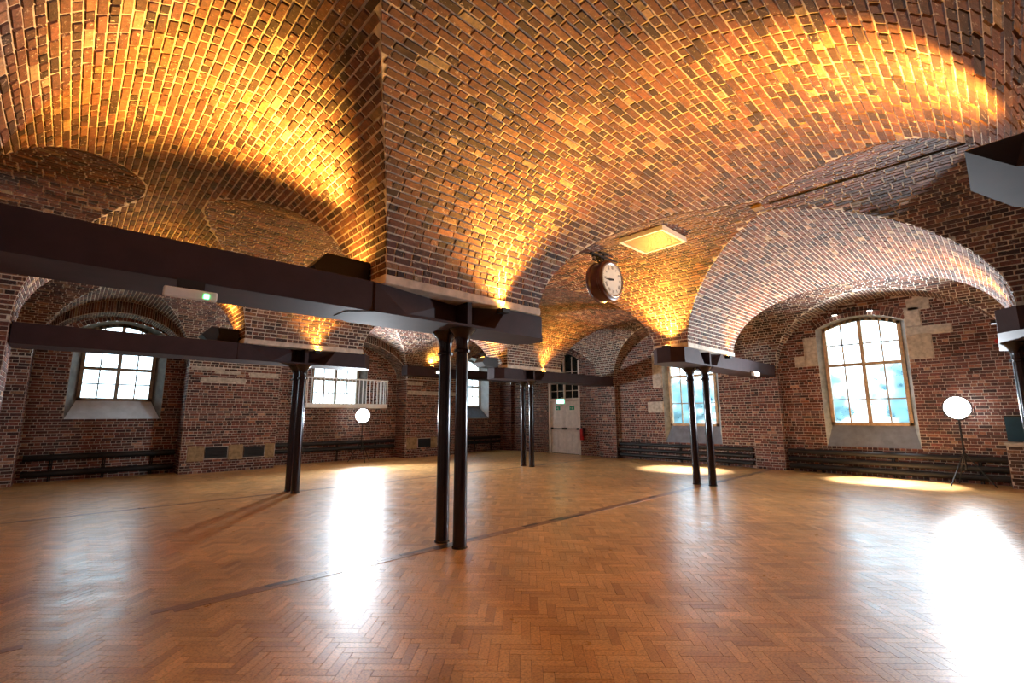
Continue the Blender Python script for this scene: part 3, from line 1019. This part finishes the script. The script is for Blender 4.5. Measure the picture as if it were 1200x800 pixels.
# ------------------------------------------------------------------ floodlights on stands
def floodlight(loc, face, power, label, tilt, cone):
    root = empty('floodlight', (loc[0], loc[1], 0)); tag(root, label, 'floodlight', 'white floodlights on tripod stands')
    H = loc[2]
    st = MB(); st.tube([(0, 0, .35), (0, 0, H - .28)], .018, 10); st.build('pole', M_BLACK, root)
    for k in range(3):
        a = 2 * PI * k / 3 + .4
        lg = MB(); lg.tube([(0, 0, .75), (.45 * math.cos(a), .45 * math.sin(a), .02)], .013, 8); lg.build('leg', M_BLACK, root)
    hd = empty('lamp_head', (0, 0, H)); hd.parent = root
    d = Vector(face) - Vector(loc)
    rz = math.atan2(d.y, d.x); hd.rotation_euler = (0, 0, rz)
    b_ = MB(); b_.lathe([(.12, -.22), (.23, -.12), (.265, 0.0), (.27, .02), (.25, .02), (.245, .0)], 28, 'X', caps=False); b_.lathe([(.0001, -.22), (.10, -.22)], 28, 'X', caps=False)
    b_.build('reflector_housing', M_BLACK, hd, smooth=True, auto=40)
    yk = MB(); yk.tube([(-.05, -.28, .0), (-.05, -.28, -.18), (-.05, 0, -.29), (-.05, .28, -.18), (-.05, .28, 0)], .012, 8); yk.build('yoke', M_BLACK, hd)
    ln = MB(); ln.lathe([(.0001, .012), (.12, .014), (.245, .006)], 28, 'X', caps=False); ln.build('lens', M_LAMP_W, hd)
    ld = bpy.data.lights.new('floodlight_lamp', 'SPOT'); ld.energy = power * FLOOD; ld.spot_size = math.radians(cone); ld.spot_blend = .5
    ld.color = (.82, .91, 1.0); ld.shadow_soft_size = .15
    l = bpy.data.objects.new('floodlight_lamp', ld); COL.objects.link(l); l.parent = hd; l.location = (.06, 0, 0)
    l.rotation_euler = Vector((1, 0, tilt)).to_track_quat('-Z', 'Y').to_euler()
    return root


floodlight((11.2, -4.25, 1.75), (2.0, -1.0, 1.9), 1000, 'glaring white floodlight beside the tall right window', .62, 116)
floodlight((4.05, 11.0, 1.64), (2.0, 0, 1.9), 900, 'glaring white floodlight under the balcony', .45, 158)

# ------------------------------------------------------------------ balcony
bl = empty('balcony', (3.6, 11.6, 1.9)); tag(bl, 'white railed balcony in front of the overexposed window', 'balcony')
mb = MB(); mb.box((-1.5, -.42, .02), (1.52, .5, .17)); mb.build('slab', M_WHITE, bl, bevel=.01)
mb = MB(); mb.box((-1.5, -.42, 1.03), (1.52, -.38, 1.07)); mb.box((1.48, -.38, 1.03), (1.52, .5, 1.07)); mb.box((-1.5, -.38, 1.03), (-1.46, .5, 1.07))
mb.build('handrail', M_WHITE, bl)
for k in range(22):
    x = -1.48 + 2.98 * k / 21
    mb = MB(); mb.box((x - .011, -.411, .17), (x + .011, -.389, 1.03)); mb.build('baluster', M_WHITE, bl)
for s in (-1.48, 1.5):
    for k in range(1, 6):
        y = -.4 + .15 * k
        mb = MB(); mb.box((s - .011, y - .011, .17), (s + .011, y + .011, 1.03)); mb.build('baluster', M_WHITE, bl)

# ------------------------------------------------------------------ heating pipes and vents
def pipes(p0, p1, nrm, zs, label, r=.055, brackets=3):
    p0, p1, nrm = Vector(p0), Vector(p1), Vector(nrm)
    root = empty('heating_pipes', ((p0 + p1) / 2)[:]); tag(root, label, 'pipes', 'black heating pipes along the walls')
    c = (p0 + p1) / 2
    for z in zs:
        mb = MB(); a = p0 - c + nrm * .11 + Vector((0, 0, z)); b = p1 - c + nrm * .11 + Vector((0, 0, z))
        mb.tube([a, b], r, 12)
        mb.build('pipe', M_PIPE, root, smooth=True, auto=40)
    for k in range(brackets):
        t = (k + .5) / brackets
        q = (p0 - c) * (1 - t) + (p1 - c) * t
        e = (p1 - p0).normalized()
        mb = MB()
        for s_ in (-.02, .02):
            mb.tube([q + e * s_ + nrm * .03 + Vector((0, 0, 0)), q + e * s_ + nrm * .03 + Vector((0, 0, max(zs) + .09))], .015, 6)
        mb.build('bracket', M_PIPE, root)
    return root


pipes((XR, -5.25, 0), (XR, -.5, 0), (-1, 0, 0), (.15, .35, .57), 'black heating pipes below the tall window and right floodlight', .07)
pipes((XR, .5, 0), (XR, 5.3, 0), (-1, 0, 0), (.15, .35, .55), 'black heating pipes behind the right pair of columns', .06)
pipes((-4.4, YB, 0), (-1.3, YB, 0), (0, -1, 0), (.2, .60), 'black heating pipes in the left bay below the arched window', .08)
pipes((1.35, YB, 0), (5.9, YB, 0), (0, -1, 0), (.45, .66), 'black heating pipes below the balcony', .07)
pipes((8.6, YB, 0), (11.6, YB, 0), (0, -1, 0), (.42, .62), 'black heating pipes in the right bay of the back wall', .07)

for k, ((a, b, c, d), lb) in enumerate(zip(VENTS, ('black vent grille low on the left pier, nearest the corner', 'black vent grille beside the second column pair',
                                   'black vent grille left of the nearest columns, low on the far pier', 'black vent grille just behind the nearest columns'))):
    root = empty('vent_grille', ((a + b) / 2, BACK_IN, c)); tag(root, lb, 'vent', 'black vent grilles in the back wall piers')
    mb = MB(); W2 = (b - a) / 2; Hh = d - c
    mb.box((-W2, -.01, 0), (W2, .06, Hh)); mb.build('recess', M_BLACK, root)
    mb = MB(); mb.box((-W2, -.035, Hh - .03), (W2, -.01, Hh)); mb.box((-W2, -.035, 0), (W2, -.01, .03)); mb.box((-W2, -.035, .03), (-W2 + .03, -.01, Hh - .03)); mb.box((W2 - .03, -.035, .03), (W2, -.01, Hh - .03))
    mb.build('frame', M_PIPE, root)
    for j in range(5):
        z = .05 + (Hh - .1) * j / 4.6
        mb = MB(); mb.add([(-W2 + .03, -.033, z), (W2 - .03, -.033, z), (W2 - .03, -.012, z + .03), (-W2 + .03, -.012, z + .03), (-W2 + .03, -.033, z + .006), (W2 - .03, -.033, z + .006), (W2 - .03, -.012, z + .036), (-W2 + .03, -.012, z + .036)],
                          [(0, 3, 2, 1), (4, 5, 6, 7), (0, 1, 5, 4), (1, 2, 6, 5), (2, 3, 7, 6), (3, 0, 4, 7)])
        mb.build('slat', M_PIPE, root)

# ------------------------------------------------------------------ hanging clock
ck = empty('hanging_clock', (3.58, .02, 4.16)); tag(ck, 'round double-faced mahogany clock hanging from the vault crown', 'clock')
mb = MB(); mb.lathe([(.0001, -.18), (.33, -.18), (.39, -.155), (.40, -.10), (.375, -.08), (.375, .08), (.40, .10), (.39, .155), (.33, .18), (.0001, .18)], 40, 'Y', caps=False)
mb.build('case', M_WOODCASE, ck, smooth=True, auto=35)
for s in (1, -1):
    mb = MB(); mb.lathe([(.0001, s * .182), (.31, s * .182)], 40, 'Y', caps=False); dial = mb.build('dial', M_DIAL, ck)
    mb = MB(); mb.lathe([(.305, s * .182), (.33, s * .20), (.345, s * .192), (.345, s * .16)], 40, 'Y', caps=False); mb.build('bezel', simple('steel_bezel', (.4, .4, .42), .3, metal=.8), ck, smooth=True)
    nums = ['XII', 'I', 'II', 'III', 'IIII', 'V', 'VI', 'VII', 'VIII', 'IX', 'X', 'XI']
    y = -s * .1845
    nm = None

    def stroke(x0, z0, x1, z1, wd):
        d = Vector((x1 - x0, z1 - z0)); L = d.length
        if L == 0: return
        d /= L; nn = Vector((-d.y, d.x)) * wd / 2
        nm.add([(x0 + nn.x, y, z0 + nn.y), (x1 + nn.x, y, z1 + nn.y), (x1 - nn.x, y, z1 - nn.y), (x0 - nn.x, y, z0 - nn.y)], [(0, 1, 2, 3)])
    for k, t in enumerate(nums):
        ang = PI / 2 - 2 * PI * k / 12
        rx, rz = math.cos(ang), math.sin(ang)     # outward
        tx, tz = rz, -rx                          # reading direction
        wds = {'I': .018, 'V': .032, 'X': .032}
        tot = sum(wds[c] for c in t); p = -tot / 2

        def pt(a_, h_): 
            q = (a_ * tx + (.235 + h_) * rx, a_ * tz + (.235 + h_) * rz)
            return (s * q[0], q[1])
        nm = MB()
        for c in t:
            w_ = wds[c]
            if c == 'I': stroke(*pt(p + w_ / 2, -.03), *pt(p + w_ / 2, .03), .009)
            elif c == 'V': stroke(*pt(p + .004, .03), *pt(p + w_ / 2, -.03), .009); stroke(*pt(p + w_ - .004, .03), *pt(p + w_ / 2, -.03), .005)
            else: stroke(*pt(p + .004, .03), *pt(p + w_ - .004, -.03), .009); stroke(*pt(p + w_ - .004, .03), *pt(p + .004, -.03), .005)
            p += w_
        nm.build('numeral', M_BLACK, ck)
    nm = MB()
    for k in range(60):
        a_ = 2 * PI * k / 60; r0 = .28
        stroke(r0 * math.cos(a_), r0 * math.sin(a_), .295 * math.cos(a_), .295 * math.sin(a_), .005)
    nm.build('minute_track', M_BLACK, ck)['kind'] = 'stuff'
    for nmn, ang, L, wd in (('hour_hand', PI / 2 - 2 * PI * 8.73 / 12, .16, .034), ('minute_hand', PI / 2 - 2 * PI * 44 / 60, .24, .022)):
        nm = MB(); y = -s * (.188 if nmn[0] == 'h' else .191)
        dx, dz = s * math.cos(ang), math.sin(ang)
        nm.add([(-dx * .04 - dz * wd / 2, y, -dz * .04 + dx * wd / 2), (dx * L, y, dz * L), (-dx * .04 + dz * wd / 2, y, -dz * .04 - dx * wd / 2),
                (dx * L * .7 - dz * wd * .9, y, dz * L * .7 + dx * wd * .7), (dx * L * .7 + dz * wd * .9, y, dz * L * .7 - dx * wd * .7)], [(0, 3, 1, 4, 2)])
        nm.build(nmn, M_BLACK, ck)
br = empty('bracket', (0, 0, 0)); br.parent = ck
mb = MB(); mb.box((-.42, -.035, .46), (.42, .035, .50)); mb.tube([(0, 0, .37), (0, 0, .585)], .025, 10)
mb.box((-.12, -.05, .56), (.12, .05, .585)); mb.build('crossbar', M_BLACK, br)
for s in (-1, 1):
    sc = []
    for k in range(20):
        t = k / 19 * 2.6 * PI; r = .085 * (1 - k / 26)
        sc.append((s * (.16 + r * math.cos(t)), 0, .40 + r * math.sin(t)))
    mb = MB(); mb.tube(sc, .021, 8); mb.build('scroll', M_BLACK, br)
    sc = [(s * (.30 + .06 * math.cos(k / 9 * 1.8 * PI)), 0, .42 + .06 * math.sin(k / 9 * 1.8 * PI)) for k in range(10)]
    mb = MB(); mb.tube(sc, .019, 8); mb.build('scroll', M_BLACK, br)

# ------------------------------------------------------------------ ceiling panel, cable and junction box
pn = empty('ceiling_panel', (3.5, -1.08, 4.62)); tag(pn, 'square perforated metal heater panel under the vault beside the clock', 'heater panel')
mb = MB()
for lo, hi in (((-.42, -.42, 0), (.42, -.38, .09)), ((-.42, .38, 0), (.42, .42, .09)), ((-.42, -.38, 0), (-.38, .38, .09)), ((.38, -.38, 0), (.42, .38, .09))): mb.box(lo, hi)
mb.build('frame', M_WHITE, pn)
mb = MB(); mb.box((-.38, -.38, .05), (.38, .38, .09)); mb.build('back_plate', M_ZINC, pn)
for k in range(18):
    x = -.36 + .72 * k / 17
    mb = MB(); mb.box((x - .009, -.38, .012), (x + .009, .38, .03)); mb.build('slat', M_ZINC, pn)
mb = MB(); mb.tube([(3.62, -2.85 - .1 * k, 4.735) for k in range(1, 24)], .014, 8)
tag(mb.build('ceiling_cable', M_BLACK), 'thin black cable run along the vault crown', 'cable')
mb = MB(); mb.box((3.54, -2.86, 4.70), (3.70, -2.72, 4.75)); tag(mb.build('junction_box', M_OCHRE, bevel=.01), 'small ochre junction box at the end of the ceiling cable', 'junction box')

# ------------------------------------------------------------------ small fittings
el = empty('emergency_light', (-3.04, -.37, 2.62)); tag(el, 'white emergency light with green dot on the great left beam', 'emergency light', 'emergency bulkhead lights')
mb = MB(); mb.box((-.19, -.06, -.03), (.19, -.0, .05)); mb.build('body', M_WHITE, el, bevel=.01)
mb = MB(); mb.box((.09, -.066, -.015), (.125, -.058, .02)); mb.build('indicator', M_GREENLED, el)
mb = MB(); mb.box((-.1, .0, -.02), (.1, .012, .14)); mb.build('mount', M_BLACK, el)
for loc, lb in (((9.9, -.42, 2.72), 'small white emergency light below the mauve beam'), ((7.2, 10.76, 3.38), 'white emergency light on the plum back wall beam')):
    el = empty('emergency_light', loc); tag(el, lb, 'emergency light', 'emergency bulkhead lights')
    mb = MB(); mb.box((-.2, -.03, -.06), (.2, .05, .06)); mb.build('body', M_WHITE, el, bevel=.01)
    mb = MB(); mb.box((-.17, -.036, -.045), (.17, -.028, .045)); mb.build('diffuser', M_LED, el)

es = empty('exit_sign', (11.7, 8.15, 2.22)); tag(es, 'lit green exit box hanging above the cream door', 'exit sign')
mb = MB(); mb.box((-.03, -.22, -.1), (.03, .22, .1)); mb.build('body', M_WHITE, es, bevel=.01)
mb = MB(); mb.box((-.038, -.2, -.085), (-.03, .2, .085)); mb.build('face', M_EXIT, es)
mb = MB(); mb.tube([(0, 0, .1), (0, 0, .16), (.2, 0, .16)], .01, 8); mb.build('hanger', M_WHITE, es)

fe = empty('fire_extinguisher', (11.77, 7.12, .62)); tag(fe, 'red fire extinguisher on the wall right of the cream door', 'extinguisher')
mb = MB(); mb.lathe([(.07, 0), (.08, .02), (.08, .40), (.065, .45), (.03, .48)], 20); mb.build('cylinder', M_RED, fe, smooth=True, auto=40)
mb = MB(); mb.lathe([(.02, .48), (.022, .54)], 12); mb.box((-.03, -.08, .53), (.0, .04, .555)); mb.build('valve', M_BLACK, fe)
mb = MB(); mb.tube([(-.02, -.03, .52), (-.06, -.1, .48), (-.06, -.11, .3), (-.06, -.1, .15)], .012, 8); mb.build('hose', M_BLACK, fe)
mb = MB(); mb.box((.06, -.03, .1), (.118, .03, .5)); mb.build('wall_bracket', M_BLACK, fe)

M_LEDOFF = M_LED
for yc, lb, tgt in ((-2.37, 'twin spotlights on a cable above the tall right window', ((10.75, -2.55, 0), (10.75, -3.3, 0))),
                    (2.45, 'twin spotlights on a cable above the timber window behind the right columns', ((9.9, 2.2, 0), (10.0, 1.5, 0)))):
    tw = empty('twin_spotlight', (11.82, yc, 4.46)); tag(tw, lb, 'spotlight', 'twin spotlights over the right windows')
    mb = MB(); mb.tube([(.06, -.62, -.07), (.05, -.35, .0), (.05, .35, -.03), (.06, .6, -.12)], .012, 8); mb.build('cable', M_BLACK, tw)
    mb = MB(); mb.lathe([(.03, 0), (.045, .03), (.03, .07)], 14, 'X', at=(.0, -.08, .06)); mb.build('spare_head', M_BLACK, tw, smooth=True)
    mb = MB(); mb.lathe([(.03, 0), (.045, .03), (.03, .07)], 14, 'X', at=(.0, .06, .06)); mb.build('spare_head', M_BLACK, tw, smooth=True)
    for y, t in zip((.38, -.42), tgt):
        mb = MB(); mb.box((-.03, y - .06, -.07), (.06, y + .06, -.03)); b_ = mb.build('lamp_body', M_BLACK, tw)
        mb = MB(); mb.box((-.028, y - .055, -.076), (.03, y + .055, -.069)); mb.build('led', M_LED, b_)
        l = spot('spotlight_lamp', (0, 0, 0), (0, 0, 1), 2600, 27, (.97, .97, 1), .8, .03); l.parent = tw; l.location = (-.02, y, -.10)
        l.rotation_euler = (Vector(t) - Vector((11.8, yc + y, 4.36))).to_track_quat('-Z', 'Y').to_euler()

mb = MB(); mb.lathe([(.055, 0), (.055, .03), (.03, .05)], 20, 'X'); o = mb.build('fire_sounder', M_RED); o.location = (XR - .06, -5.08, 3.28)
tag(o, 'round red fire sounder high on the wall by the right floodlight', 'sounder')

sk = empty('wall_socket', (11.86, 5.36, 0)); tag(sk, 'small white socket on a black conduit above the heating pipes', 'socket')
mb = MB(); mb.box((-.03, -.06, .62), (.03, .06, .74)); mb.build('box', M_WHITE, sk, bevel=.008)
mb = MB(); mb.tube([(-.17, 0, .02), (-.17, 0, .62), (0, 0, .66)], .014, 8); mb.build('conduit', M_BLACK, sk)

# the brick return with pale coping at the right edge, and the dark board over it
rw = empty('brick_plinth', (11.54, -5.35, 0)); tag(rw, 'low brick plinth with a pale coping at the right edge', 'plinth')
mb = MB(); bb = MB(); rr = random.Random(5)
mb.box((-.15, -.45, 0), (.14, .42, .92)); mb.build('core', M_MORTARW, rw)
for k in range(12):
    z0, z1 = k * .075 + .005, k * .075 + .068
    for x0, x1, f in lay(-.45, .42, k, rr, .011):
        brick_faces(bb, [(-.15, x0, z0), (-.15, x1, z0), (-.15, x1, z1), (-.15, x0, z1)], np.array((-1., 0, 0)), .009, rr, brick_tint(rr))
    for x0, x1, f in lay(-.15, .14, k, rr, .011):
        brick_faces(bb, [(x0, .42, z0), (x1, .42, z0), (x1, .42, z1), (x0, .42, z1)], np.array((0, 1., 0)), .009, rr, brick_tint(rr))
bb.build('bricks', M_BRICK_WALL, rw)['kind'] = 'stuff'
mb = MB(); mb.box((-.18, -.46, .92), (.14, .45, .98)); mb.build('coping', M_STONE, rw, bevel=.01)
tb = empty('notice_board', (11.68, -5.42, 1.0)); tag(tb, 'dark teal board standing on the plinth at the right edge', 'board')
mb = MB(); mb.box((-.03, -.3, .0), (.01, .45, .55)); mb.build('board', M_TEAL, tb)
mb = MB(); mb.box((-.04, -.3, .53), (-.0, .45, .57)); mb.build('top_rail', M_BLACK, tb)

# ------------------------------------------------------------------ outside the windows
mb = MB(); mb.box((-60, -60, -.6), (90, 90, -.3)); tag(mb.build('ground', M_GROUND), 'open ground outside', kind='structure')


def tree(x, y, h, label, seed):
    r = random.Random(seed)
    root = empty('tree', (x, y, -.3)); tag(root, label, 'tree', 'hazy trees outside the right windows')
    mb = MB(); mb.tube([(0, 0, 0), (.1, .05, h * .3), (.0, .1, h * .6)], [.22, .16, .1], 8); mb.build('trunk', M_BARK, root)
    bm = bmesh.new()
    for k in range(150):
        a = r.uniform(0, 2 * PI); rad = r.uniform(.1, 1.0) * h * .55; zz = h * r.uniform(.2, 1.0)
        rad *= math.sqrt(max(.1, 1 - ((zz / h - .5) / .55) ** 2))
        mm = Matrix.Translation((rad * math.cos(a), rad * math.sin(a), zz)) @ Matrix.Scale(h * r.uniform(.03, .10), 4)
        bmesh.ops.create_icosphere(bm, subdivisions=1, radius=1, matrix=mm)
    for v in bm.verts:
        v.co += Vector((r.uniform(-1, 1), r.uniform(-1, 1), r.uniform(-1, 1))) * h * .02
    me = bpy.data.meshes.new('foliage'); bm.to_mesh(me); bm.free(); me.materials.append(M_LEAF)
    o = bpy.data.objects.new('foliage', me); COL.objects.link(o); o.parent = root


tree(30, 3.5, 4.6, 'rounded hazy tree seen through the left panes of the tall window', 1)
tree(34, -1.2, 5.0, 'taller hazy tree seen through the right panes of the tall window', 2)
tree(27, 9.5, 4.0, 'low hazy tree seen through the window behind the right columns', 3)
tree(32, -6.0, 4.6, 'hazy tree behind the right jamb of the tall window', 6)
tree(33, 15.0, 5.0, 'hazy tree at the edge of the window behind the right columns', 4)
